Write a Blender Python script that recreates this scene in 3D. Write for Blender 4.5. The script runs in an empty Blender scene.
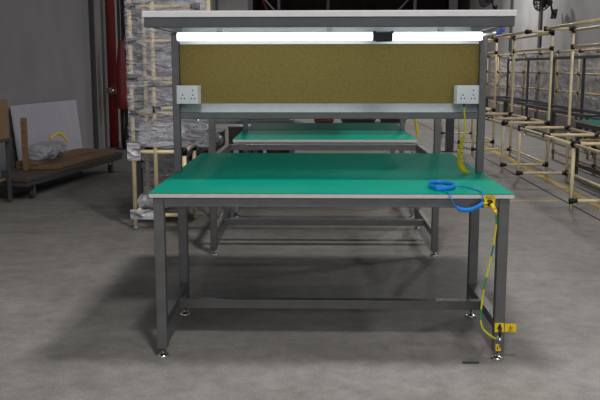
import bpy, bmesh, math, random
from mathutils import Vector, Matrix, noise
R = math.radians
random.seed(7)
SC = bpy.context.scene
COL = SC.collection

# ------------------------------------------------------------------ camera
cam_d = bpy.data.cameras.new('camera'); cam = bpy.data.objects.new('camera', cam_d); COL.objects.link(cam)
cam_d.sensor_width = 36.0; cam_d.lens = 832.98 / 600 * 36
cam_d.shift_x = (300 - 292.29) / 600
cam_d.clip_end = 200
yaw, pitch, roll = -0.0274, 0.1586, -0.0014
cam.matrix_world = (Matrix.Translation((-0.077, -4.0577, 1.4741)) @ Matrix.Rotation(-yaw, 4, 'Z')
                    @ Matrix.Rotation(math.pi/2 - pitch, 4, 'X') @ Matrix.Rotation(roll, 4, 'Z'))
SC.camera = cam
# ------------------------------------------------------------------ world, exposure, lamps of the hall
w = bpy.data.worlds.new('world'); SC.world = w; w.use_nodes = True
w.node_tree.nodes['Background'].inputs[0].default_value = (0.95, 0.97, 1.0, 1)
w.node_tree.nodes['Background'].inputs[1].default_value = 1.15
SC.view_settings.view_transform = 'Standard'; SC.view_settings.look = 'None'
SC.view_settings.exposure = 0.0; SC.view_settings.gamma = 1.0; SC.view_settings.use_curve_mapping = False
# (x, y, z, watts, size)
HALL = [(0.35, -0.05, 5.2, 160, 0.4), (0.2, -2.5, 5.2, 142, 0.45),
        (4.8, 4.5, 5.6, 90, 0.6), (4.3, 12.0, 5.6, 160, 0.6), (3.8, 20.0, 5.6, 260, 0.6),
        (0.3, 12.0, 5.6, 14, 0.6), (-2.0, 24.0, 5.6, 240, 0.6)]

# ------------------------------------------------------------------ materials
def mat(name, c, rough=.5, metal=0., bump=0., scale=40., var=0., c2=None, emit=None, spec=None, stretch=None):
    m = bpy.data.materials.new(name); m.use_nodes = True
    nt = m.node_tree; b = nt.nodes['Principled BSDF']
    b.inputs['Base Color'].default_value = (*c, 1); b.inputs['Roughness'].default_value = rough
    b.inputs['Metallic'].default_value = metal
    if spec is not None: b.inputs['Specular IOR Level'].default_value = spec
    if emit:
        b.inputs['Emission Color'].default_value = (*emit[0], 1); b.inputs['Emission Strength'].default_value = emit[1]
    if var or bump or c2:
        tc = nt.nodes.new('ShaderNodeTexCoord'); mp = nt.nodes.new('ShaderNodeMapping')
        nt.links.new(tc.outputs['Object'], mp.inputs[0])
        if stretch: mp.inputs['Scale'].default_value = stretch
        n = nt.nodes.new('ShaderNodeTexNoise'); n.inputs['Scale'].default_value = scale; n.inputs['Detail'].default_value = 6
        nt.links.new(mp.outputs[0], n.inputs['Vector'])
        if c2 is None: c2 = tuple(max(0, x*(1-var)) for x in c); c1 = tuple(min(1, x*(1+var)) for x in c)
        else: c1 = c
        r = nt.nodes.new('ShaderNodeValToRGB'); r.color_ramp.elements[0].position = .35; r.color_ramp.elements[1].position = .65
        r.color_ramp.elements[0].color = (*c1, 1); r.color_ramp.elements[1].color = (*c2, 1)
        nt.links.new(n.outputs['Fac'], r.inputs[0]); nt.links.new(r.outputs[0], b.inputs['Base Color'])
        if bump:
            bp = nt.nodes.new('ShaderNodeBump'); bp.inputs['Strength'].default_value = bump; bp.inputs['Distance'].default_value = .01
            nt.links.new(n.outputs['Fac'], bp.inputs['Height']); nt.links.new(bp.outputs[0], b.inputs['Normal'])
    return m

M = {}
M['steel'] = mat('grey_painted_steel', (.122, .122, .124), .38, .35, var=.08, scale=14)
M['steel_dark'] = mat('dark_grey_steel', (.07, .07, .078), .45, .3, var=.1, scale=9)
M['steel_blue'] = mat('bluish_grey_steel', (.23, .25, .275), .4, .25, var=.08, scale=12)
M['alu'] = mat('brushed_aluminium', (.62, .66, .68), .3, .75, var=.06, scale=30, stretch=(1, 8, 8))
M['chrome'] = mat('chrome', (.75, .74, .72), .18, 1.)
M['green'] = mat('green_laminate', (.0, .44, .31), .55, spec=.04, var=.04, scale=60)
M['green_dark'] = mat('green_laminate_shaded', (.0, .18, .125), .55, spec=.03, var=.05, scale=30)  # same green laminate, shade put into the colour; also for small dark green parts
M['edge'] = mat('pale_edge_band', (.58, .55, .52), .5, var=.04, scale=20)
M['edge_dark'] = mat('dark_laminate_line', (.03, .035, .03), .5)
M['shelf_white'] = mat('pale_grey_board_edge', (.62, .61, .62), .5, var=.03, scale=20)
M['cork'] = mat('olive_brown_hardboard', (.32, .232, .056), .75, var=.0, c2=(.255, .185, .044), scale=110, bump=.15)
M['white_plastic'] = mat('white_plastic', (.88, .88, .9), .35)
M['black'] = mat('black_plastic', (.012, .012, .014), .4)
M['blue'] = mat('blue_rubber', (.008, .25, .78), .4)
M['blue_dark'] = mat('dark_blue_plastic', (.01, .05, .3), .4)
M['yellow'] = mat('yellow_plastic', (.85, .58, .01), .4)
M['yellow_cord'] = mat('yellow_cord', (.80, .62, .005), .4)
M['ink'] = mat('black_ink', (.02, .02, .015), .6)
M['tube'] = mat('lit_tube', (.9, .9, .9), .4, emit=((1, .98, 1.0), 2.6))
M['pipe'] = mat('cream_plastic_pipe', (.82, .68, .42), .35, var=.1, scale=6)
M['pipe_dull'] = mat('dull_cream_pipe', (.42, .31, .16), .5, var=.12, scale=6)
M['red'] = mat('dark_red_paint', (.22, .02, .022), .5, var=.15, scale=10)
M['red_bright'] = mat('red_paint', (.32, .02, .03), .5)
M['dark_cloth'] = mat('dark_tarpaulin', (.035, .03, .03), .8, var=.2, scale=8, bump=.3)
M['wood'] = mat('worn_wood', (.22, .13, .07), .7, var=.25, scale=5, stretch=(1, 8, 8), bump=.2)
M['wood_dark'] = mat('dark_wood', (.07, .055, .045), .7, var=.25, scale=6, stretch=(1, 8, 8))
M['card'] = mat('cardboard', (.24, .15, .085), .8, var=.08, scale=12)
M['foam'] = mat('pale_sheet', (.50, .50, .58), .6, var=.04, scale=4)
M['rubber'] = mat('black_rubber', (.02, .02, .02), .7)
M['machine'] = mat('dark_machine_paint', (.05, .045, .045), .6, var=.2, scale=6)

def wire_mat():
    m = mat('green_yellow_wire', (.62, .62, .02), .4); nt = m.node_tree; b = nt.nodes['Principled BSDF']
    tc = nt.nodes.new('ShaderNodeTexCoord'); wv = nt.nodes.new('ShaderNodeTexWave'); wv.bands_direction = 'Z'
    wv.inputs['Scale'].default_value = 1.9; wv.inputs['Distortion'].default_value = 1.5; wv.inputs['Phase Offset'].default_value = 2.2
    r = nt.nodes.new('ShaderNodeValToRGB'); r.color_ramp.interpolation = 'CONSTANT'
    r.color_ramp.elements[0].color = (.02, .26, .09, 1); r.color_ramp.elements[1].color = (.62, .60, .02, 1); r.color_ramp.elements[1].position = .28
    nt.links.new(tc.outputs['Object'], wv.inputs[0]); nt.links.new(wv.outputs['Fac'], r.inputs[0]); nt.links.new(r.outputs[0], b.inputs['Base Color'])
    return m
M['earth_wire'] = wire_mat()

def floor_mat():
    m = bpy.data.materials.new('worn_concrete'); m.use_nodes = True; nt = m.node_tree; b = nt.nodes['Principled BSDF']
    tc = nt.nodes.new('ShaderNodeTexCoord')
    def nz(s, d=8, ro=.6, st=(1, 1, 1)):
        mp = nt.nodes.new('ShaderNodeMapping'); mp.inputs['Scale'].default_value = st; nt.links.new(tc.outputs['Object'], mp.inputs[0])
        n = nt.nodes.new('ShaderNodeTexNoise'); n.inputs['Scale'].default_value = s; n.inputs['Detail'].default_value = d; n.inputs['Roughness'].default_value = ro
        nt.links.new(mp.outputs[0], n.inputs['Vector']); return n
    a = nz(1.1, 8, .65, (1, 1.6, 1)); c = nz(9, 8, .7); d = nz(90, 3)
    def ramp(n, p0, c0, p1, c1):
        r = nt.nodes.new('ShaderNodeValToRGB'); r.color_ramp.elements[0].position = p0; r.color_ramp.elements[1].position = p1
        r.color_ramp.elements[0].color = (*c0, 1); r.color_ramp.elements[1].color = (*c1, 1); nt.links.new(n.outputs['Fac'], r.inputs[0]); return r
    r1 = ramp(a, .3, (.185, .174, .162), .72, (.285, .276, .264)); r2 = ramp(c, .3, (.72, .72, .72), .7, (1.12, 1.12, 1.12)); r3 = ramp(d, .3, (.78, .78, .78), .7, (1.15, 1.15, 1.15))
    def mul(x, y):
        mx = nt.nodes.new('ShaderNodeMixRGB'); mx.blend_type = 'MULTIPLY'; mx.inputs[0].default_value = 1
        nt.links.new(x.outputs[0], mx.inputs[1]); nt.links.new(y.outputs[0], mx.inputs[2]); return mx
    k = mul(mul(r1, r2), r3); nt.links.new(k.outputs[0], b.inputs['Base Color'])
    b.inputs['Roughness'].default_value = .62; b.inputs['Specular IOR Level'].default_value = .35
    bp = nt.nodes.new('ShaderNodeBump'); bp.inputs['Strength'].default_value = .12; bp.inputs['Distance'].default_value = .01
    nt.links.new(c.outputs['Fac'], bp.inputs['Height']); nt.links.new(bp.outputs[0], b.inputs['Normal'])
    return m
M['floor'] = floor_mat()
M['wall'] = mat('grey_plaster_wall', (.34, .335, .34), .8, var=.1, scale=1.6, bump=.1)
M['wall_left'] = mat('grey_sheet_wall', (.30, .295, .31), .7, var=.07, scale=1.3, bump=.05)
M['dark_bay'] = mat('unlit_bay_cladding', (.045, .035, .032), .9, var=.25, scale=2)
M['joint_dark'] = mat('dark_joint', (.06, .06, .065), .7)
M['ceiling'] = mat('dark_roof_sheet', (.12, .12, .125), .8)
M['yellow_line'] = mat('worn_yellow_floor_paint', (.60, .37, .02), .6, c2=(.42, .28, .06), scale=7)
M['dark_strip'] = mat('dark_floor_strip', (.04, .038, .036), .9)

def film_mat(name, opacity, tint, sc=10.):
    m = bpy.data.materials.new(name); m.use_nodes = True; nt = m.node_tree; nt.nodes.remove(nt.nodes['Principled BSDF'])
    out = nt.nodes['Material Output']; tr = nt.nodes.new('ShaderNodeBsdfTransparent'); pr = nt.nodes.new('ShaderNodeBsdfPrincipled')
    pr.inputs['Base Color'].default_value = (*tint, 1); pr.inputs['Roughness'].default_value = .16; pr.inputs['Specular IOR Level'].default_value = .9
    tc = nt.nodes.new('ShaderNodeTexCoord'); mp = nt.nodes.new('ShaderNodeMapping'); mp.inputs['Rotation'].default_value = (.5, .7, .4); mp.inputs['Scale'].default_value = (.6, .6, 2.0)
    n = nt.nodes.new('ShaderNodeTexNoise'); n.inputs['Scale'].default_value = sc; n.inputs['Detail'].default_value = 4; n.inputs['Distortion'].default_value = .9
    nt.links.new(tc.outputs['Object'], mp.inputs[0]); nt.links.new(mp.outputs[0], n.inputs['Vector'])
    bp = nt.nodes.new('ShaderNodeBump'); bp.inputs['Strength'].default_value = 1.; bp.inputs['Distance'].default_value = .12
    nt.links.new(n.outputs['Fac'], bp.inputs['Height']); nt.links.new(bp.outputs[0], pr.inputs['Normal'])
    r = nt.nodes.new('ShaderNodeMapRange'); r.inputs['From Min'].default_value = .35; r.inputs['From Max'].default_value = .65
    r.inputs['To Min'].default_value = opacity*.5; r.inputs['To Max'].default_value = min(1, opacity*1.5)
    nt.links.new(n.outputs['Fac'], r.inputs['Value'])
    mx = nt.nodes.new('ShaderNodeMixShader'); nt.links.new(r.outputs[0], mx.inputs[0]); nt.links.new(tr.outputs[0], mx.inputs[1]); nt.links.new(pr.outputs[0], mx.inputs[2])
    nt.links.new(mx.outputs[0], out.inputs[0]); return m
M['film'] = film_mat('clear_stretch_film', .42, (.56, .56, .62))
M['film_thick'] = film_mat('thick_stretch_film', .76, (.70, .70, .76), 8)
M['film_milky'] = film_mat('milky_film', .62, (.5, .5, .54), 2.5)

# ------------------------------------------------------------------ helpers
def tag(o, label=None, cat=None, group=None, kind=None):
    if label: o['label'] = label
    if cat: o['category'] = cat
    if group: o['group'] = group
    if kind: o['kind'] = kind
    return o
def thing(name, label, cat, loc=(0, 0, 0), group=None, rz=0):
    o = bpy.data.objects.new(name, None); o.empty_display_size = .1; COL.objects.link(o)
    o.location = loc; o.rotation_euler = (0, 0, rz); return tag(o, label, cat, group)
class MB:
    def __init__(s): s.bm = bmesh.new(); s.mi = 0
    def _fin(s, g):
        for v in g:
            for f in v.link_faces: f.material_index = s.mi
    def box(s, x0, x1, y0, y1, z0, z1, bev=0., rot=None):
        c = Vector(((x0+x1)/2, (y0+y1)/2, (z0+z1)/2))
        mt = Matrix.Translation(c) @ (rot.to_4x4() if rot else Matrix()) @ Matrix.Diagonal((x1-x0, y1-y0, z1-z0, 1))
        t = bmesh.new(); bmesh.ops.create_cube(t, size=1, matrix=mt)
        if bev: bmesh.ops.bevel(t, geom=t.edges[:], offset=bev, segments=2, affect='EDGES', profile=.5)
        return s._join(t)
    def _join(s, t):
        for f in t.faces: f.material_index = s.mi
        me = bpy.data.meshes.new('tmp'); t.to_mesh(me); t.free(); s.bm.from_mesh(me); bpy.data.meshes.remove(me); return s
    def cyl(s, p, q, r, r2=None, seg=14, caps=True):
        p, q = Vector(p), Vector(q); d = q-p
        mt = Matrix.Translation((p+q)/2) @ d.to_track_quat('Z', 'Y').to_matrix().to_4x4()
        t = bmesh.new(); bmesh.ops.create_cone(t, cap_ends=caps, segments=seg, radius1=r, radius2=r if r2 is None else r2, depth=d.length, matrix=mt)
        for f in t.faces: f.smooth = len(f.verts) == 4
        return s._join(t)
    def beam(s, p, q, wd, ht, bev=.003):
        p, q = Vector(p), Vector(q); d = q-p
        mt = Matrix.Translation((p+q)/2) @ d.to_track_quat('Y', 'Z').to_matrix().to_4x4() @ Matrix.Diagonal((wd, d.length, ht, 1))
        t = bmesh.new(); bmesh.ops.create_cube(t, size=1, matrix=mt)
        if bev: bmesh.ops.bevel(t, geom=t.edges[:], offset=bev, segments=1, affect='EDGES')
        return s._join(t)
    def tube(s, pts, r, seg=10, sub=6, closed=False):
        P = [Vector(p) for p in pts]; n = len(P); C = []
        rng = range(n if closed else n-1)
        for i in rng:
            a, b_, c, d = (P[(i-1) % n] if closed or i > 0 else P[0]), P[i], P[(i+1) % n], (P[(i+2) % n] if closed or i+2 < n else P[-1])
            for k in range(sub):
                t = k/sub
                C.append(.5*((2*b_)+(c-a)*t+(2*a-5*b_+4*c-d)*t*t+(3*b_-a-3*c+d)*t**3))
        if not closed: C.append(P[-1])
        t = bmesh.new(); rings = []; m = len(C); up = Vector((.13, .21, .97))
        for i, c in enumerate(C):
            d = (C[(i+1) % m]-C[i-1]) if closed or 0 < i < m-1 else (C[1]-C[0] if i == 0 else C[-1]-C[-2])
            d.normalize(); u = d.cross(up)
            if u.length < .05: u = d.cross(Vector((1, 0, 0)))
            u.normalize(); v = d.cross(u); up = v.copy() if False else up
            rr = r(i/(m-1)) if callable(r) else r
            rings.append([t.verts.new(c+u*math.cos(2*math.pi*k/seg)*rr+v*math.sin(2*math.pi*k/seg)*rr) for k in range(seg)])
        for i in range(m if closed else m-1):
            A, B = rings[i], rings[(i+1) % m]
            for k in range(seg):
                f = t.faces.new((A[k], A[(k+1) % seg], B[(k+1) % seg], B[k])); f.smooth = True
        if not closed: t.faces.new(rings[0][::-1]); t.faces.new(rings[-1])
        bmesh.ops.recalc_face_normals(t, faces=t.faces[:])
        return s._join(t)
    def lathe(s, prof, origin=(0, 0, 0), seg=20, axis='Z'):
        t = bmesh.new(); o = Vector(origin); rings = []
        for r, z in prof:
            ring = []
            for k in range(seg):
                a = 2*math.pi*k/seg; x, y = r*math.cos(a), r*math.sin(a)
                ring.append(t.verts.new(o+(Vector((x, y, z)) if axis == 'Z' else Vector((x, -z, y)) if axis == 'Y' else Vector((z, x, y)))))
            rings.append(ring)
        for A, B in zip(rings, rings[1:]):
            for k in range(seg):
                f = t.faces.new((A[k], A[(k+1) % seg], B[(k+1) % seg], B[k])); f.smooth = True
        t.faces.new(rings[0][::-1]); t.faces.new(rings[-1])
        bmesh.ops.recalc_face_normals(t, faces=t.faces[:]); return s._join(t)
    def prism(s, poly, a0, a1, axis='X'):
        t = bmesh.new()
        def pt(u, v, a): return (a, u, v) if axis == 'X' else (u, a, v) if axis == 'Y' else (u, v, a)
        A = [t.verts.new(pt(u, v, a0)) for u, v in poly]; B = [t.verts.new(pt(u, v, a1)) for u, v in poly]; n = len(poly)
        t.faces.new(A); t.faces.new(B[::-1])
        for i in range(n): t.faces.new((A[i], B[i], B[(i+1) % n], A[(i+1) % n]))
        bmesh.ops.recalc_face_normals(t, faces=t.faces[:]); return s._join(t)
    def build(s, name, mats, parent=None):
        me = bpy.data.meshes.new(name); s.bm.to_mesh(me); s.bm.free()
        for m in (mats if isinstance(mats, (list, tuple)) else [mats]): me.materials.append(M[m])
        o = bpy.data.objects.new(name, me); COL.objects.link(o)
        if parent: o.parent = parent
        return o
def part(name, m, parent, *boxes, bev=.003):
    b = MB()
    for x in boxes: b.box(*x, bev=bev)
    return b.build(name, m, parent)
def struct(name, m, *boxes):
    o = part(name, m, None, *boxes, bev=0); return tag(o, kind='structure')
def base_mesh_text(s, size, depth):
    cu = bpy.data.curves.new('txt', 'FONT'); cu.body = s; cu.size = size; cu.extrude = depth; cu.align_x = 'CENTER'; cu.align_y = 'CENTER'
    o = bpy.data.objects.new('txt', cu); COL.objects.link(o)
    me = bpy.data.meshes.new_from_object(o.evaluated_get(bpy.context.evaluated_depsgraph_get()))
    bpy.data.objects.remove(o); return me
def lettering(name, s, size, loc, parent, m='ink', rot=(math.pi/2, 0, 0)):
    bpy.context.view_layer.update()
    me = base_mesh_text(s, size, .0006); me.materials.clear(); me.materials.append(M[m])
    o = bpy.data.objects.new(name, me); COL.objects.link(o); o.parent = parent; o.location = loc; o.rotation_euler = rot; return o
def copy_tree(o, parent=None):
    c = o.copy(); COL.objects.link(c); c.parent = parent
    for ch in list(o.children): copy_tree(ch, c)
    return c

# ------------------------------------------------------------------ the hall
WL, WR, WB, FR, TOP = -3.95, 6.0, 30.0, -8.0, 7.0
struct('floor', 'floor', (WL-.2, WR+.2, FR, WB+6.2, -.1, 0))
struct('wall_left', 'wall_left', (WL-.2, WL, FR, WB, 0, TOP))
struct('wall_right', 'wall', (WR, WR+.2, FR, WB, 0, TOP))
struct('wall_back', 'wall', (WL, -2.7, WB, WB+.2, 0, TOP), (-2.7, WR, WB, WB+.2, 5.2, TOP))
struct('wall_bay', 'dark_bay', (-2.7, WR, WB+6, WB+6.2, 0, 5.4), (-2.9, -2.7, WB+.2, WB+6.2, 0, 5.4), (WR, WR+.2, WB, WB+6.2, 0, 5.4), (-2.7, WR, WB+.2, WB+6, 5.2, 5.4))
struct('ceiling', 'ceiling', (WL-.2, WR+.2, FR, WB+.2, TOP, TOP+.15))
for i, (y, d) in enumerate(((18.9, .22), (22.3, .22), (29.6, .25))):
    struct('trim_%d' % (i+1), 'joint_dark', (WR-.05, WR, y, y+d, 0, TOP))
for i, y in enumerate((10.4, 17.5, 23.0, 29.0)):
    struct('trim_%d' % (i+4), 'joint_dark', (WL, WL+.05, y, y+.16, 0, TOP))
struct('trim_8', 'steel_dark', (-2.75, -2.58, WB-.1, WB, 0, 5.3))
struct('trim_9', 'dark_strip', (2.675, 2.70, -4, 24, 0, .002))  # thin dark strips along the floor, parallel to the pipe racks
struct('trim_10', 'dark_strip', (3.33, 3.35, -4, 24, 0, .002))
ln = MB(); ln.prism([(2.86, 3.0), (2.95, 3.0), (3.16, 12.2), (3.07, 12.2)], 0, .003, 'Z'); tag(ln.build('trim_11', 'yellow_line'), kind='structure')
struct('trim_12', 'yellow_line', (1.55, 2.35, 5.10, 5.15, 0, .003), (2.38, 2.62, 5.10, 5.15, 0, .003))
# hall column in the distance
t = thing('steel_column', 'dark grey steel building column rising behind the bare grey bench frame', 'column', (2.28, 10.6, 0))
part('column_shaft', 'steel_dark', t, (-.065, .065, -.065, .065, .02, TOP-.01)); part('base_plate', 'steel_dark', t, (-.14, .14, -.14, .14, 0, .02))
# bay framing seen above the bench: posts and braces
t = thing('bay_frame', 'dark steel post frame with braces inside the unlit bay', 'frame', (0, WB+1.5, 0))
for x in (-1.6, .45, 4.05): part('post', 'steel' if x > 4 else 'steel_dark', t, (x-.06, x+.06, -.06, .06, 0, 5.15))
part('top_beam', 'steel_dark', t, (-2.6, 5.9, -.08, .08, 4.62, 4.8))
for p, q in (((-2.5, .28, 4.6), (-1.6, .28, 3.6)), ((4.05, .28, 4.5), (3.2, .28, 3.6))):
    b = MB(); b.beam(p, q, .07, .07); b.build('brace', 'steel', t)
b = MB(); b.cyl((-2.45, -.15, 4.6), (-1.9, -.15, 3.4), .035); b.build('red_pipe_brace', 'red_bright', t)

# lamps of the hall
lt0 = None
for i, (x, y, z, wt, sz) in enumerate(HALL):
    t = thing('high_bay_lamp', 'round high bay lamp hanging from the roof', 'lamp', (x, y, z), 'high bay lamps under the roof')
    b = MB(); b.lathe([(.03, .34), (.12, .3), (.16, .12), (sz*.5+.02, .03), (sz*.5+.02, .012), (.02, .012)]); b.build('reflector', 'steel', t)
    b = MB(); b.cyl((0, 0, .33), (0, 0, TOP-z), .012); b.build('suspension_rod', 'steel_dark', t)
    L = bpy.data.lights.new('lamp_light', 'AREA'); L.shape = 'DISK'; L.size = sz; L.energy = wt; L.color = (1.0, .97, .93)
    o = bpy.data.objects.new('lamp_light', L); COL.objects.link(o); o.parent = t; o.location = (0, 0, .005)

# ------------------------------------------------------------------ main workbench
H = .859
def foot(parent, x, y, z1=.05, r=.033, mname='chrome'):
    b = MB(); b.lathe([(r, 0), (r, .006), (r*.85, .012), (.010, .016), (.007, .018), (.007, z1)], (x, y, 0), 18)
    return b.build('leveling_foot', mname, parent)
def leg(parent, x, y, z0, z1, s=.052, m='steel', ft=True):
    l = part('leg', m, parent, (x-s/2, x+s/2, y-s/2, y+s/2, z0, z1), bev=.004)
    if ft: foot(l, x, y, z0+.002)
    return l
wb = thing('workbench', 'large green topped grey steel workbench with tackboard, lamp shelf and sockets in front', 'workbench')
top = MB(); top.box(-.9, .9, 0, 1.93, H-.003, H, .001); top.build('worktop_laminate', 'green', wb)
tp = MB(); tp.box(-.9, .9, 0, 1.93, H-.025, H-.0055, .0015); slab = tp.build('worktop_slab', 'edge', wb)
part('laminate_line', 'edge_dark', wb, (-.899, .899, .001, 1.929, H-.0055, H-.003), bev=0)
for x in (-.857, .857):
    leg(wb, x, .045, .045, .832); leg(wb, x, .775, .045, .832)
    part('side_rail', 'steel', wb, (x-.024, x+.024, .071, .749, .785, .83), (x-.024, x+.024, .801, 1.86, .785, .83))
    part('side_stretcher', 'steel', wb, (x-.025, x+.025, .071, .749, .155, .205))
    part('bearer_leg', 'steel_dark', wb, (x-.02, x+.02, 1.86, 1.9, .785, .832))
part('front_apron', 'steel', wb, (-.831, .831, .022, .068, .785, .83)); part('middle_apron', 'steel', wb, (-.831, .831, .752, .798, .785, .83)); part('rear_apron', 'steel', wb, (-.835, .835, 1.86, 1.9, .785, .83))
part('crossbar', 'steel', wb, (-.832, .832, .385, .435, .155, .205))
for x in (-.886, .886):
    part('upright', 'steel', wb, (x-.021, x+.021, .80, .842, H, 1.659), bev=.003)
    part('end_plate', 'green_dark', wb, (x-.024, x+.024, .796, .846, 1.6595, 1.664), bev=0)
part('shelf_rail', 'steel', wb, (-.865, .865, .795, .84, 1.175, 1.213))
b = MB(); b.prism([(.80, 1.2135), (.835, 1.2135), (.842, 1.262), (.836, 1.262)], -.864, .864); b.build('ledge_strip', 'alu', wb)
part('tackboard', 'cork', wb, (-.90, .90, .8425, .858, 1.235, 1.655), bev=.001)
part('upper_trim', 'alu', wb, (-.864, .864, .828, .842, 1.603, 1.623), bev=.001)
cx0, cx1 = -.896, .864
part('shelf_board', 'shelf_white', wb, (cx0, cx1, -.055, 1.56, 1.706, 1.735), bev=.002)
part('shelf_frame', 'steel_dark', wb, (cx0+.008, cx1-.008, -.05, -.005, 1.660, 1.7055), bev=.002)
part('shelf_rear_beam', 'alu', wb, (cx0+.05, cx1-.05, .80, .842, 1.6645, 1.7055), bev=.002)
part('shelf_back_frame', 'steel_dark', wb, (cx0+.008, cx1-.008, 1.505, 1.55, 1.660, 1.7055), bev=.002)
for x in (cx0+.008, cx1-.053): part('shelf_arm', 'steel', wb, (x, x+.045, -.004, 1.504, 1.6645, 1.7055), bev=.002)
# lamp over the tackboard
t = thing('linear_lamp', 'long lit white tube lamp hanging under the top shelf of the front workbench', 'lamp', (0, .55, 1.633))
part('housing', 'alu', t, (-.83, .82, -.012, .03, .0225, .03))
for x in (-.6, 0, .6): part('hanger', 'alu', t, (x-.015, x+.015, -.005, .02, .0305, .0725))
for a, c in ((-.828, .232), (.342, .822)):
    b = MB(); b.prism([(-.024, -.012), (-.012, -.018), (.03, -.018), (.04, .004), (.04, .022), (-.02, .022), (-.026, .006)], a, c); b.build('tube', 'tube', t)
part('driver_box', 'black', t, (.235, .340, -.03, .042, -.021, .022), bev=.004)
part('mounting_clip', 'blue_dark', t, (.232, .25, -.034, -.0305, .018, .03), bev=.001); part('mounting_clip', 'blue_dark', t, (.324, .345, -.034, -.0305, .018, .03), bev=.001)
part('green_led_board', 'green_dark', t, (.25, .335, -.028, .0, -.026, -.0215), bev=0)
b = MB(); b.cyl((.8225, 0, .01), (.90, -.02, .02), .007); b.build('lead', 'white_plastic', t)
part('blue_connector', 'blue_dark', t, (.893, .924, -.035, -.005, .010, .034), (.912, .936, -.035, -.01, .024, .044), bev=.003)
# sockets
def socket(x0, label):
    t = thing('socket_outlet', label, 'socket', (x0, .80, 1.264), 'double sockets on the tackboard')
    b = MB(); b.prism([(0, 0), (.012, -.036), (.134, -.036), (.146, 0)], 0, .104, 'Z'); b.build('face_plate', 'white_plastic', t)
    if x0 < 0: part('back_box', 'white_plastic', t, (.05, .14, .001, .041, .02, .09), bev=.001)
    else: part('back_box', 'white_plastic', t, (.006, .10, .001, .041, .02, .09), bev=.001)
    for cx in (.045, .104):
        part('gang_plate', 'white_plastic', t, (cx-.026, cx+.026, -.039, -.0362, .012, .092), bev=.001)
        for dx, dz in ((0, .05), (-.010, .03), (.010, .03)): part('pin_hole', 'black', t, (cx+dx-.0035, cx+dx+.0035, -.0396, -.039, dz-.004, dz+.004), bev=0)
    part('indicator', 'black', t, (.1005, .1075, -.0396, -.039, .072, .079), bev=0)
    part('switch', 'white_plastic', t, (.033, .057, -.0415, -.0392, .068, .084), bev=.0006)
socket(-.886, 'white double socket at the left end of the olive tackboard')
socket(.722, 'white double socket at the right end of the olive tackboard, above the yellow cord')
# yellow coiled cord from the right socket
t = thing('coiled_cord', 'yellow coiled cord hanging from the right socket down to the green worktop', 'cord', (.78, .75, 1.264))
b = MB(); b.tube([(-.006, 0, 0), (-.003, 0, -.06), (.004, 0, -.14), (-.004, 0, -.19)], .0045); b.build('plain_lead', 'yellow_cord', t)
hp = []
path = [Vector(p) for p in ((-.002, 0, -.17), (-.014, 0, -.23), (-.020, -.01, -.29), (-.018, -.02, -.345), (-.004, -.03, -.378), (.016, -.02, -.390))]
def along(P, t):
    k = t*(len(P)-1); i = min(int(k), len(P)-2); return P[i].lerp(P[i+1], k-i)
N = 150
for i in range(N+1):
    s = i/N; c = along(path, s); a = s*2*math.pi*22; rr = .005+.012*min(1, s*2.5)
    hp.append(c+Vector((math.cos(a)*rr, math.sin(a)*rr, 0)))
b = MB(); b.tube(hp, .0042, 6, 2); b.build('coil', 'yellow_cord', t)
b = MB(); b.cyl((-.006, 0, -.018), (-.006, 0, 0), .008); b.build('green_plug', 'green_dark', t)

# ESD point on the apron
t = thing('grounding_plate', 'yellow plate marked ESD with a black jack on the front apron right end', 'socket', (.779, -.002, .822))
b = MB(); b.box(-.027, .027, -.004, 0, -.031, .031, .004); b.build('plate', 'yellow', t)
lettering('lettering', 'ESD', .024, (0, -.0046, .0185), t)
b = MB(); b.lathe([(.016, 0), (.016, .008), (.012, .011), (.012, .014), (.004, .014)], (0, -.004, -.007), 18, 'Y'); b.build('jack', 'black', t)
t = thing('earth_wire', 'green and yellow earth wire hanging from the ESD plate to the right front foot', 'wire', (.785, -.03, .81))
b = MB(); b.cyl((0, .006, 0), (.012, -.018, -.022), .011, .009).cyl((.012, -.018, -.022), (.02, -.02, -.045), .009, .005); b.build('yellow_plug', 'yellow', t)
b = MB(); b.tube([(.02-.001, -.02, -.045), (.022, -.012, -.11), (.006, -.002, -.26), (-.020, .0, -.40), (-.033, .0, -.52), (-.034, .0, -.585), (-.020, .0, -.63), (.012, .0, -.66), (.045, .012, -.684)], .005, 8, 8); b.build('wire', 'earth_wire', t)
# tag, bolt and label on the right front leg
t = thing('earth_stud', 'chrome earth stud bolted low on the right front leg of the green workbench', 'bolt', (.857, .019, .115))
b = MB(); b.lathe([(.019, 0), (.019, .003), (.012, .0035), (.012, .013), (.007, .014), (.007, .026), (.004, .027)], (0, 0, 0), 6, 'Y'); b.build('stud', 'chrome', t)
b = MB(); b.cyl((0, -.008, .012), (.004, -.008, .05), .006); b.build('ring_terminal', 'black', t)
t = thing('earth_tag', 'folded yellow tag with black marks sticking out low from the right front leg', 'tag', (.856, .017, .150))
b = MB(); b.box(-.024, .022, -.003, 0, 0, .048, .001); b.build('tag_panel', 'yellow', t)
b = MB(); b.box(.026, .084, -.0035, -.0005, .001, .044, .001); b.build('tag_flap', 'yellow', t)
b = MB(); b.prism([(-.006, .004), (.006, .004), (.006, .016), (.013, .02), (.006, .034), (.004, .043), (-.004, .043), (-.006, .034), (-.013, .02), (-.006, .016)], -.007, -.0032, 'Y'); b.build('black_clip', 'black', t)
b = MB()
for x0, x1, z in ((.043, .067, .024), (.047, .063, .019), (.051, .059, .014)): b.box(x0, x1, -.0042, -.0036, z-.0012, z+.0012)
b.box(.0535, .0565, -.0042, -.0036, .024, .037).box(.040, .070, -.0042, -.0036, .006, .009); b.build('earth_symbol', 'ink', t)
t = thing('yellow_sticker', 'tiny yellow sticker below the earth stud on the right front leg', 'sticker', (.853, .0185, .05))
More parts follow.
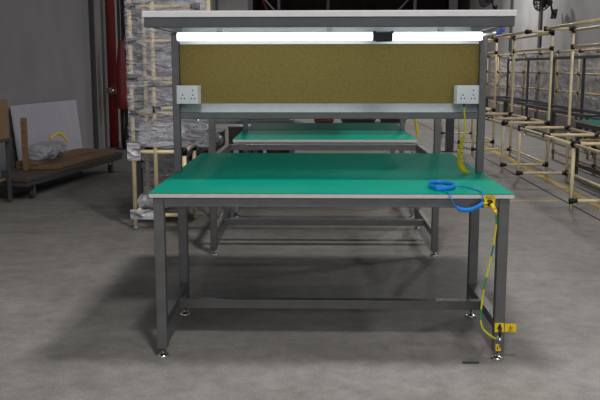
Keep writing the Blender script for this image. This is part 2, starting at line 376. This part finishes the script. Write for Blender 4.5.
part('sticker_face', 'yellow', t, (-.012, .006, -.0015, 0, .0, .036), (-.006, .014, -.0016, 0, .0, .018), bev=0); part('sticker_mark', 'ink', t, (-.006, .0, -.0022, -.0016, .008, .024), bev=0)
# wrist strap
t = thing('wrist_strap', 'blue wrist strap with coiled cord lying at the worktop front edge', 'wrist strap', (.575, .20, H))
b = MB(); ring = []
for k in range(28):
    a = 2*math.pi*k/28; ring.append((.068*math.cos(a), .115*math.sin(a)))
tb = bmesh.new(); lo = []
for (x, y) in ring:
    sx = 1+.0; lo.append([tb.verts.new((x*q, y*q, z)) for q, z in ((1, .001), (1, .026), (.95, .026), (.95, .001))])
for i in range(28):
    A, B = lo[i], lo[(i+1) % 28]
    for j in range(4):
        f = tb.faces.new((A[j], B[j], B[(j+1) % 4], A[(j+1) % 4])); f.smooth = j in (0, 2)
bmesh.ops.recalc_face_normals(tb, faces=tb.faces[:]); b._join(tb); b.build('band', 'blue', t)
part('buckle', 'blue', t, (-.048, -.005, -.122, -.098, .001, .03), bev=.004)
b = MB(); b.tube([(-.02, -.122, .012), (-.012, -.15, .010), (.002, -.206, .004), (.01, -.214, -.012), (.03, -.214, -.052), (.045, -.214, -.066)], .003, 8); b.build('lead', 'blue', t)
hp = []; N = 300; path = [Vector(p) for p in ((.043, -.216, -.066), (.06, -.216, -.076), (.085, -.216, -.080), (.115, -.216, -.076), (.145, -.216, -.062), (.170, -.216, -.046))]
for i in range(N+1):
    s = i/N; c = along(path, s); a = s*2*math.pi*44; hp.append(c+Vector((0, math.cos(a)*.0095, math.sin(a)*.0095)))
b = MB(); b.tube(hp, .0030, 6, 2); b.build('coil', 'blue', t)
b = MB(); b.tube([(.06, .03, .006), (.11, .02, .005), (.150, -.06, .005), (.163, -.15, .005), (.166, -.204, .004), (.166, -.213, -.012), (.166, -.214, -.048)], .003, 8); b.build('upper_lead', 'blue', t)
b = MB(); b.cyl((.170, -.216, -.046), (.197, -.214, -.043), .006); b.build('yellow_snap', 'yellow', t)
t = tag(part('floor_slot', 'dark_strip', None, (.668, .752, -.035, -.010, .0005, .004)), 'short dark metal strip lying on the floor beside the right front foot', 'strip')

# ------------------------------------------------------------------ bare bench frame and benches behind
def bench(name, label, x0, x1, y0, y1, h, m, topmat, group, up=None, upz=1.68, flip=False, bar=True, uprails=True):
    t = thing(name, label, 'workbench', ((x0+x1)/2, y0, 0), group); W = (x1-x0)/2; D = y1-y0; s = .05
    zt = h-.03 if topmat else h
    for x in (-W+.03, W-.03):
        for y in (.03, D-.03):
            leg(t, x, y, .045, zt, s, m)
        part('side_rail', m, t, (x-.022, x+.022, .056, D-.056, zt-.055, zt-.003)); part('side_stretcher', m, t, (x-.022, x+.022, .056, D-.056, .15, .2))
    part('front_apron', m, t, (-W+.056, W-.056, .01, .05, zt-.055, zt-.003)); part('rear_apron', m, t, (-W+.056, W-.056, D-.05, D-.01, zt-.055, zt-.003))
    if bar: part('crossbar', m, t, (-W+.053, W-.053, D*.42, D*.42+.05, .15, .2))
    if topmat:
        part('worktop_slab', 'edge', t, (-W, W, 0, D, zt+.001, h-.003), bev=.001); part('worktop_laminate', topmat, t, (-W, W, 0, D, h-.0029, h), bev=0)
    if up is not None:
        for x in (-W+.03, W-.03): part('upright', m, t, (x-s/2, x+s/2, up-.025, up+.025, h+.001, upz-.001))
        if uprails: part('upper_rail', m, t, (-W+.004, W-.004, up-.025, up+.025, upz, upz+.045))
        if topmat: part('shelf_board', 'shelf_white', t, (-W, W, up-1.38, up+1.25, upz+.046, upz+.075))  # unseen board, added and sized to shade the green tops of the far benches
    return t
bench('bench_frame', 'bare grey steel bench frame without a top, right behind the front workbench', -.905, .895, 2.36, 3.53, .78, 'steel', None, None, up=.03, upz=1.60)
bench('far_workbench', 'green topped bench with pale edge standing behind the bare bench frame', -.88, .916, 4.05, 5.22, .775, 'steel_blue', 'green', 'green topped benches in line', up=1.145, upz=1.5)
bench('far_workbench', 'green topped bench hidden mostly behind the pale edged green bench', -.86, .93, 5.30, 6.45, .775, 'steel_blue', 'green_dark', 'green topped benches in line')
bench('bench_frame', 'bluish grey bench frame left of the line behind the film wrapped bundle', -2.15, -.37, 7.2, 8.2, .765, 'steel_blue', None, None)
for k, (x, wd, hh, lab) in enumerate(((-1.72, .5, .52, 'leftmost dark crate on the floor behind the bluish grey bench frame'), (-1.12, .48, .60, 'middle dark crate on the floor behind the bluish grey bench frame'), (-.62, .36, .44, 'rightmost dark crate on the floor behind the bluish grey bench frame'))):
    t = thing('crate', lab, 'crate', (x, 8.55, 0), 'dark crates behind the bench frame')
    part('crate_body', 'machine', t, (-wd/2, wd/2, -.28, .28, .0, hh-.03)); part('lid', 'steel_dark', t, (-wd/2-.008, wd/2+.008, -.29, .29, hh-.0295, hh)); part('label_plate', 'red', t, (-.09, .09, -.284, -.2805, hh*.45, hh*.7), bev=0)
# yellow cord of the second bench
t = thing('coiled_cord', 'yellow cord hanging at the far bench right upright, seen under the shelf', 'cord', (1.0, 5.12, 1.26))
b = MB(); b.tube([(-.02, 0, .0), (0, 0, -.12), (.01, 0, -.28), (.03, -.01, -.42), (.05, -.02, -.55)], .014); b.build('coil', 'yellow_cord', t)
part('socket_block', 'white_plastic', t, (-.08, .06, -.02, .02, .0, .09))

# ------------------------------------------------------------------ pipe racks on the right
PR = .0195
def pipe_rack(label, group, origin, posts, rails, m='pipe', r=PR, film=None, name='pipe_rack'):
    t = thing(name, label, 'rack', origin, group); o = Vector(origin)
    J = []
    for (x, y, z) in posts:
        b = MB(); b.cyl((x-o.x, y-o.y, 0.0), (x-o.x, y-o.y, z), r, seg=12); b.build('post', m, t)
    for p, q in rails:
        p, q = Vector(p)-o, Vector(q)-o; d = (q-p).normalized()
        b = MB(); b.cyl(p, q, r*.95, seg=10); b.build('rail', m, t)
        for e, s in ((p, 1), (q, -1)): J.append((e, d*s))
    for e, d in J:
        jb = MB(); jb.cyl(e+d*.005, e+d*.06, r*1.25, seg=8); jb.cyl(e+Vector((0, 0, -.03)), e+Vector((0, 0, .03)), r*1.35, seg=8); jb.build('joint_clamp', 'black', t)
    return t
XF, XT, XM = 2.565, 3.19, 2.84
def rack_unit(label, ys, cross, y_top):
    ya, yb = ys[0], ys[-1]
    posts = [(XF, y, .71) for y in ys] + [(XT, y, 1.96) for y in ys]
    rails = []
    for y in ys:
        rails += [((XF, y, .105), (XT, y, .105)), ((XF, y, .695), (XT, y, .695)), ((XM, y, 1.945), (XT, y, 1.945))]
    for y in cross: rails.append(((XF, y, .695), (XT, y, .695)))
    for a, c in zip(ys, ys[1:]):
        rails += [((XF, a, .685), (XF, c, .685)), ((XT, a, .685), (XT, c, .685)), ((XT, a, .115), (XT, c, .115)),
                  ((XT, a, 1.925), (XT, c, 1.925)), ((XT, a, 1.72), (XT, c, 1.72)), ((XM, a, 1.945), (XM, c, 1.945))]
    return pipe_rack(label, 'cream pipe racks along the yellow line', (XF, ya, 0), posts, rails)
rack_unit('nearest cream pipe rack with black joints at the right edge', (2.3, 4.5, 6.78), (5.6, 3.4), None)
rack_unit('second cream pipe rack with black joints, beyond the nearest at right', (7.72, 9.95), (8.7,), None)
rack_unit('farthest cream pipe rack in the right row, beside the bench upright', (11.3, 13.4), (12.3,), None)
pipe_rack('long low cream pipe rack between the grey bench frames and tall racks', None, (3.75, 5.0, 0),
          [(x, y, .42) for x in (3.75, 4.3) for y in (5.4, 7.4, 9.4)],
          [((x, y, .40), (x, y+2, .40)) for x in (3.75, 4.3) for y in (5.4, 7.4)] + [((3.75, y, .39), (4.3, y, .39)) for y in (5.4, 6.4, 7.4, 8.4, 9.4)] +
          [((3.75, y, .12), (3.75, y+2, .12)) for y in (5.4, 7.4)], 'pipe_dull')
xs = 5.4; yy = [7.4+1.55*i for i in range(11)]
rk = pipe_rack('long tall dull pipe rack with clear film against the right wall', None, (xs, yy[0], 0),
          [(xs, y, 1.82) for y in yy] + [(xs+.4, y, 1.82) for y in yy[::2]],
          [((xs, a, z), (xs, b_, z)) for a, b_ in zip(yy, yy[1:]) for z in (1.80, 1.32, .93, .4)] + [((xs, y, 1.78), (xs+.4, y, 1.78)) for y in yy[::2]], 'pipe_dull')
def sheet(name, m, parent, P0, U, V, nu, nv, amp, fr=3., seed=0, sag=0.):
    b = MB(); t = bmesh.new(); P0, U, V = Vector(P0), Vector(U), Vector(V); n = U.cross(V).normalized(); g = []
    for i in range(nu+1):
        row = []
        for j in range(nv+1):
            p = P0+U*(i/nu)+V*(j/nv)
            k = noise.noise(p*fr+Vector((seed, 0, 0)))+.5*noise.noise(p*fr*2.7+Vector((0, seed, 0)))
            e = noise.noise(Vector((i*.35, seed, 1.)))*sag*(j/nv)
            row.append(t.verts.new(p+n*k*amp+V.normalized()*e))
        g.append(row)
    for i in range(nu):
        for j in range(nv):
            f = t.faces.new((g[i][j], g[i+1][j], g[i+1][j+1], g[i][j+1])); f.smooth = True
    b._join(t); return b.build(name, m, parent)
sheet('film_sheet', 'film_milky', rk, (.05, .2, .35), (0, 15.0, 0), (0, 0, 1.5), 120, 14, .035, 2.2, 3, .12)
# grey frames of unfinished benches at right
for y0, y1, x0, lab in ((6.15, 9.6, 4.45, 'nearest grey bench frame with tall uprights by the right wall'), (10.3, 14.4, 4.55, 'second grey bench frame with tall uprights by the right wall'), (15.0, 19.4, 4.7, 'farthest grey bench frame with tall uprights by the right wall')):
    t = thing('bench_frame', lab, 'workbench', (x0, y0, 0), 'grey bench frames along the right wall'); L = y1-y0
    for x in (0, .55):
        for y in (0, L/2, L): leg(t, x, y, .045, .66, .055, 'steel_dark')
        part('long_rail', 'steel_dark', t, (x-.025, x+.025, .029, L/2-.029, .60, .66), (x-.025, x+.025, L/2+.029, L-.029, .60, .66))
        part('low_rail', 'steel_dark', t, (x-.02, x+.02, .029, L/2-.029, .14, .18), (x-.02, x+.02, L/2+.029, L-.029, .14, .18))
    for y in (0, L/2, L):
        part('cross_rail', 'steel_dark', t, (.029, .521, y-.025, y+.025, .60, .655)); part('upright', 'steel_dark', t, (.525, .575, y-.025, y+.025, .662, 1.62))
    part('top_rail', 'steel_dark', t, (.525, .575, -.025, L+.025, 1.621, 1.68))
bench('far_workbench', 'green topped bench at the right edge behind the cream racks', 3.40, 4.15, 2.6, 7.2, .77, 'steel_dark', 'green_dark', None, bar=False)

# ------------------------------------------------------------------ film wrapped rack at left
ox, oy = -1.72, 3.42
t = pipe_rack('tall cream pipe rack wrapped in crinkled clear film, left of the workbench', None, (ox, oy, 0),
    [(ox, oy, 2.55), (ox, oy+.62, 2.55), (ox+.62, oy+.62, 2.55), (ox+.46, oy, .74), (ox+.46, oy+.62, .74), (ox+.2, oy, 2.55)],
    [((ox, oy, .135), (ox+.46, oy, .135)), ((ox, oy, .715), (ox+.46, oy, .715)), ((ox, oy, .72), (ox, oy+.62, .72)), ((ox+.46, oy, .72), (ox+.46, oy+.62, .72)),
     ((ox, oy+.62, .135), (ox+.46, oy+.62, .135)), ((ox, oy, .15), (ox, oy+.62, .15)), ((ox, oy+.62, .70), (ox+.46, oy+.62, .70))] +
    [((ox, oy, z), (ox+.6, oy+.02, z)) for z in (1.06, 1.37, 1.70, 2.0)] + [((ox+.2, oy, z), (ox+.62, oy+.61, z)) for z in (1.1, 1.33)], 'pipe', .02)
for (p, q) in ((ox, oy), (ox+.46, oy)): pass
for x, y in ((0, 0), (.46, 0)):
    b = MB(); b.cyl((x, y, .004), (x, y, .03), .03, .022); b.build('caster_foot', 'steel_blue', t)
sheet('film_front', 'film', t, (-.03, -.03, .76), (.72, .01, 0), (0, 0, 1.75), 40, 70, .02, 5, 1)
sheet('film_side', 'film', t, (-.035, .65, .76), (0, -.68, 0), (0, 0, 1.75), 50, 70, .02, 5, 5)
sheet('film_back', 'film_thick', t, (-.03, .66, 1.0), (.67, .0, 0), (0, 0, 1.5), 40, 70, .035, 5, 8)
sheet('film_low', 'film', t, (.0, .4, .10), (.44, .0, 0), (0, 0, .60), 20, 30, .02, 6, 9)
sheet('film_collar', 'film_thick', t, (-.05, -.035, .64), (.12, 0, 0), (0, 0, .16), 8, 10, .012, 9, 2)
sheet('film_foot_wrap', 'film_thick', t, (-.04, -.03, .10), (.30, 0, 0), (0, 0, .09), 14, 8, .012, 9, 4)
# wrapped bundles on the rack and behind
def bundle(name, label, loc, L, W, Hh, rz, rx=0, seed=0, m='film_thick', inner='foam', group=None):
    t = thing(name, label, 'bundle', loc, group, rz)
    for nm, mm, grow, amp in (('rolled_goods', inner, 0, .01), ('film_wrap', m, .022, .028)):
        tb = bmesh.new(); g = []; nu, nv = 46, 30
        for i in range(nu+1):
            s = i/nu; row = []; taper = 1-.22*abs(2*s-1)**4; hz = 1-.45*max(0, s-.45)/.55 if L > 1.2 else 1
            for j in range(nv):
                a = 2*math.pi*j/nv; ca, sa = math.cos(a), math.sin(a)
                x = math.copysign(abs(ca)**.7, ca)*(W/2+grow)*taper; z = (math.copysign(abs(sa)**.7, sa)+1)*(Hh/2+grow)*taper*hz-Hh/2-grow
                p = Vector((x, (s-.5)*(L+2*grow), z+Hh/2+.024)); k = noise.noise(p*7+Vector((seed, 0, 0)))+.6*noise.noise(p*17+Vector((0, 0, seed)))
                q = p+Vector((ca, 0, sa))*k*amp; q.z = max(q.z, .003); row.append(tb.verts.new(q))
            g.append(row)
        for i in range(nu):
            for j in range(nv):
                f = tb.faces.new((g[i][j], g[i+1][j], g[i+1][(j+1) % nv], g[i][(j+1) % nv])); f.smooth = True
        tb.faces.new(g[0][::-1]); tb.faces.new(g[-1]); bmesh.ops.recalc_face_normals(tb, faces=tb.faces[:])
        b = MB(); b._join(tb); b.build(nm, mm, t)
    return t
bundle('wrapped_bundle', 'silvery film wrapped bundle lying on the low shelf of the wrapped rack', (ox+.23, oy+.31, .745), .62, .40, .20, 0, 0, 1)
# trolley with the long wrapped roll behind the rack
t = thing('wrapped_trolley', 'grey steel trolley carrying a long film wrapped roll behind the wrapped rack', 'trolley', (-1.53, 5.10, 0), None, R(-9))
for x in (-.25, .25):
    for y in (-.7, .7): leg(t, x, y, .045, .50, .045, 'steel')
    part('long_rail', 'steel_blue', t, (x-.02, x+.02, -.677, .677, .45, .497))
for y in (-.7, .7): part('cross_rail', 'steel_blue', t, (-.226, .226, y-.02, y+.02, .45, .497))
part('deck', 'wood_dark', t, (-.27, .27, -.72, .72, .501, .515))
bundle('wrapped_bundle', 'long bright film wrapped roll lying on the grey trolley behind the wrapped rack', (-1.53, 5.10, .5165), 1.65, .5, .36, R(-9), 0, 4)
bundle('wrapped_bundle', 'small film wrapped bundle at the foot of the wrapped rack', (ox+.25, oy+.32, .145), .5, .30, .10, R(90), 0, 7)

# ------------------------------------------------------------------ left wall: riser, tarpaulin, dolly and boards
t = thing('fire_riser', 'dark red vertical fire pipe on the grey left wall', 'pipe', (WL+.15, 11.3, 0))
b = MB(); b.cyl((0, 0, 0), (0, 0, TOP-.01), .085); b.build('riser_pipe', 'red', t)
b = MB(); b.cyl((.01, 0, 1.0), (.01, 0, 1.1), .12).cyl((0, 0, 1.05), (.22, -.05, 1.05), .05).cyl((.22, -.05, .98), (.22, -.05, 1.12), .07); b.build('valve', 'chrome', t)
t = thing('hose_cover', 'dark red hanging cover beside the red pipe, above the floor', 'cover', (WL+.40, 11.0, 0))
b = MB(); b.lathe([(.04, .70), (.09, .74), (.11, .9), (.10, 1.4), (.075, 1.7), (.05, 1.9), (.03, 1.95)], (0, 0, 0), 16); b.build('cover_body', 'red', t)
b = MB(); b.cyl((0, 0, 0), (0, 0, .72), .03).cyl((0, 0, 0), (0, 0, .02), .14); b.build('stand', 'black', t)
t = thing('tarpaulin_screen', 'black tarpaulin screen standing between the red pipe and the wrapped rack', 'screen', (-3.4, 11.7, 0))
for x in (-.34, .74): part('frame_post', 'steel_dark', t, (x-.025, x+.025, -.02, .02, 0, 4.3))
b = sheet('tarpaulin', 'dark_cloth', t, (-.3, -.03, .1), (1.0, 0, 0), (0, 0, 4.1), 24, 30, .05, 2, 3)
# flatbed dolly
dz = math.atan2(.40, 2.85)
t = thing('flatbed_dolly', 'low dark flatbed dolly with casters along the left wall', 'dolly', (-3.36, 6.45, 0), None, -dz)
part('deck', 'wood_dark', t, (-.30, .32, -1.45, 1.45, .222, .262)); part('frame', 'steel_dark', t, (-.29, .31, -1.43, -1.37, .165, .221), (-.29, .31, 1.37, 1.43, .165, .221), (-.29, -.24, -1.369, 1.369, .165, .221), (.26, .31, -1.369, 1.369, .165, .221))
for x in (-.22, .24):
    for y in (-1.2, 1.15):
        c = MB(); c.cyl((x-.02, y, .055), (x+.02, y, .055), .055, seg=20); c = c.build('caster', 'rubber', t)
        part('caster_fork', 'steel', c, (x-.03, x-.022, y-.02, y+.02, .04, .164), (x+.022, x+.03, y-.02, y+.02, .04, .164), bev=0)
for lab, loc, sz, rz in (('lowest brown plank on the flatbed dolly', (-3.30, 6.75, .263), (.50, 1.9, .05), -dz), ('narrow brown plank on top of the lowest plank on the dolly', (-3.40, 6.65, .3145), (.28, 1.7, .035), -dz-.03)):
    t = thing('plank', lab, 'plank', loc, 'planks on the flatbed dolly', rz)
    part('board', 'wood', t, (-sz[0]/2, sz[0]/2, -sz[1]/2, sz[1]/2, 0, sz[2]), bev=.004)
t = thing('pale_sheet', 'pale lavender sheet leaning upright on the dolly against the left wall', 'sheet', (-3.70, 7.2, .02), None, -dz)
b = MB(); b.box(-.02, .015, -.9, 1.0, .0, .98, .004, Matrix.Rotation(R(-6), 3, 'Y')); b.build('sheet_face', 'foam', t)
t = thing('wooden_post', 'upright brown timber batten at the near end of the pale sheet', 'batten', (-3.52, 5.72, .2625))
part('batten', 'wood', t, (-.03, .03, -.03, .03, 0, .62))
bundle('wrapped_bundle', 'crumpled clear film heap on the planks of the dolly', (-3.40, 6.15, .35), .62, .26, .16, -dz, 0, 9, m='film')
t = thing('yellow_strap', 'loose yellow strap on the crumpled film heap', 'strap', (-3.33, 6.35, .60))
b = MB(); b.tube([(-.05, -.12, -.005), (0, -.05, .04), (.03, .02, .045), (.06, .08, .0), (.09, .14, -.06)], .016); b.build('strap_band', 'yellow', t)
t = thing('cardboard_box', 'brown cardboard box on the rack at the far left edge', 'box', (-3.66, 4.72, .71))
b = MB(); b.box(-.25, .24, -.25, .25, 0, .42, .006); b.build('carton', 'card', t); part('tape', 'wood', t, (-.03, .03, -.251, .251, .1, .4205), bev=0)
t = thing('box_stand', 'dark steel stand under the cardboard box at far left', 'stand', (-3.66, 4.72, 0))
for x in (-.22, .22):
    for y in (-.23, .23): part('leg', 'steel_dark', t, (x-.02, x+.02, y-.02, y+.02, 0, .68))
part('shelf', 'wood_dark', t, (-.27, .26, -.27, .27, .681, .709)); part('low_shelf', 'card', t, (-.195, .195, -.205, .205, .25, .27))
t = thing('blue_bundle', 'small blue folded cloth on the low shelf at far left', 'cloth', (-3.62, 4.72, .271))
b = MB(); b.lathe([(.10, 0), (.17, .04), (.16, .10), (.09, .15), (.02, .16)], (0, 0, 0), 14); b.build('cloth', 'blue', t)

# ------------------------------------------------------------------ wall fans
def fan(label, loc):
    t = thing('wall_fan', label, 'fan', loc, 'black wall fans'); b = MB()
    for r, y in ((.27, 0), (.24, .05), (.19, .075), (.13, .09), (.24, -.05), (.13, -.08)):
        b.tube([(-y*1.0, r*math.cos(a), r*math.sin(a)) for a in [2*math.pi*k/16 for k in range(16)]], .014, 6, 2, True)
    for k in range(16):
        a = 2*math.pi*k/16; c, s = math.cos(a), math.sin(a)
        b.tube([(.085, .05*c, .05*s), (.05, .24*c, .24*s), (0, .27*c, .27*s), (-.05, .24*c, .24*s), (-.095, .05*c, .05*s)], .007, 5, 3)
    g = b.build('guard', 'black', t)
    b = MB()
    for k in range(3):
        a = 2*math.pi*k/3
        b.box(-.006, .006, .10, .22, -.06, .06, .004, None) if False else b.beam((-.01, .05*math.cos(a), .05*math.sin(a)), (.01, .22*math.cos(a), .22*math.sin(a)), .15, .008)
    b.build('blades', 'black', t)
    b = MB(); b.lathe([(.05, -.09), (.05, .07), (.03, .09)], (0, 0, 0), 14, 'X'); b.cyl((.08, 0, 0), (.3, 0, 0), .085, .07); b.build('motor', 'black', t)
    b = MB(); b.tube([(.26, 0, 0), (.34, 0, -.05), (.42, 0, -.18), (.50, 0, -.22)], .025); b.box(.485, .52, -.08, .08, -.34, -.1, .006); b.build('bracket', 'black', t)
    t.rotation_euler = (0, R(12), R(35)); return t
fan('black wall fan high on the right wall, the nearer one', (WR-.52, 17.0, 3.08))
fan('black wall fan high on the right wall, the farther one', (WR-.52, 24.0, 3.66))

# ------------------------------------------------------------------ far machines seen below the shelf
for i, (x, y, wd, m1, lab) in enumerate(((.15, 17.5, .5, 'red', 'small red cabinet at the far end of the aisle, leftmost'), (1.05, 18.0, .9, 'machine', 'dark machine cabinet with a black screen at the far end'),
                                    (2.0, 18.4, .7, 'red', 'red machine cabinet at the far end beside the dark one'), (-1.5, 19.5, 1.4, 'machine', 'wide dark machine at the far end, left of the red cabinets'))):
    t = thing('machine_cabinet', lab, 'machine', (x, y, 0), 'machines at the far end')
    part('body', m1, t, (-wd/2, wd/2, -.3, .3, .08, 1.35), bev=.02); part('plinth', 'black', t, (-wd/2+.03, wd/2-.03, -.27, .27, 0, .079))
    part('door', 'steel_dark' if m1 == 'red' else 'red', t, (-wd/2+.05, -.02, -.32, -.301, .15, .95)); part('screen', 'black', t, (.0, wd/2-.06, -.315, -.301, .85, 1.15)); part('label_plate', 'card', t, (.02, wd/2-.08, -.312, -.301, .5, .62))
for k, (x, y) in enumerate(((1.95, 12.0), (2.1, 13.4))):
    t = thing('yellow_stand', ('nearer' if k == 0 else 'farther') + ' yellow post stand seen under the tackboard at right', 'stand', (x-.35, y, 0), 'yellow post stands')
    b = MB(); b.cyl((0, 0, .02), (0, 0, 1.3), .03); b.build('post', 'yellow', t); b = MB(); b.cyl((0, 0, 0), (0, 0, .02), .16); b.build('base', 'black', t)
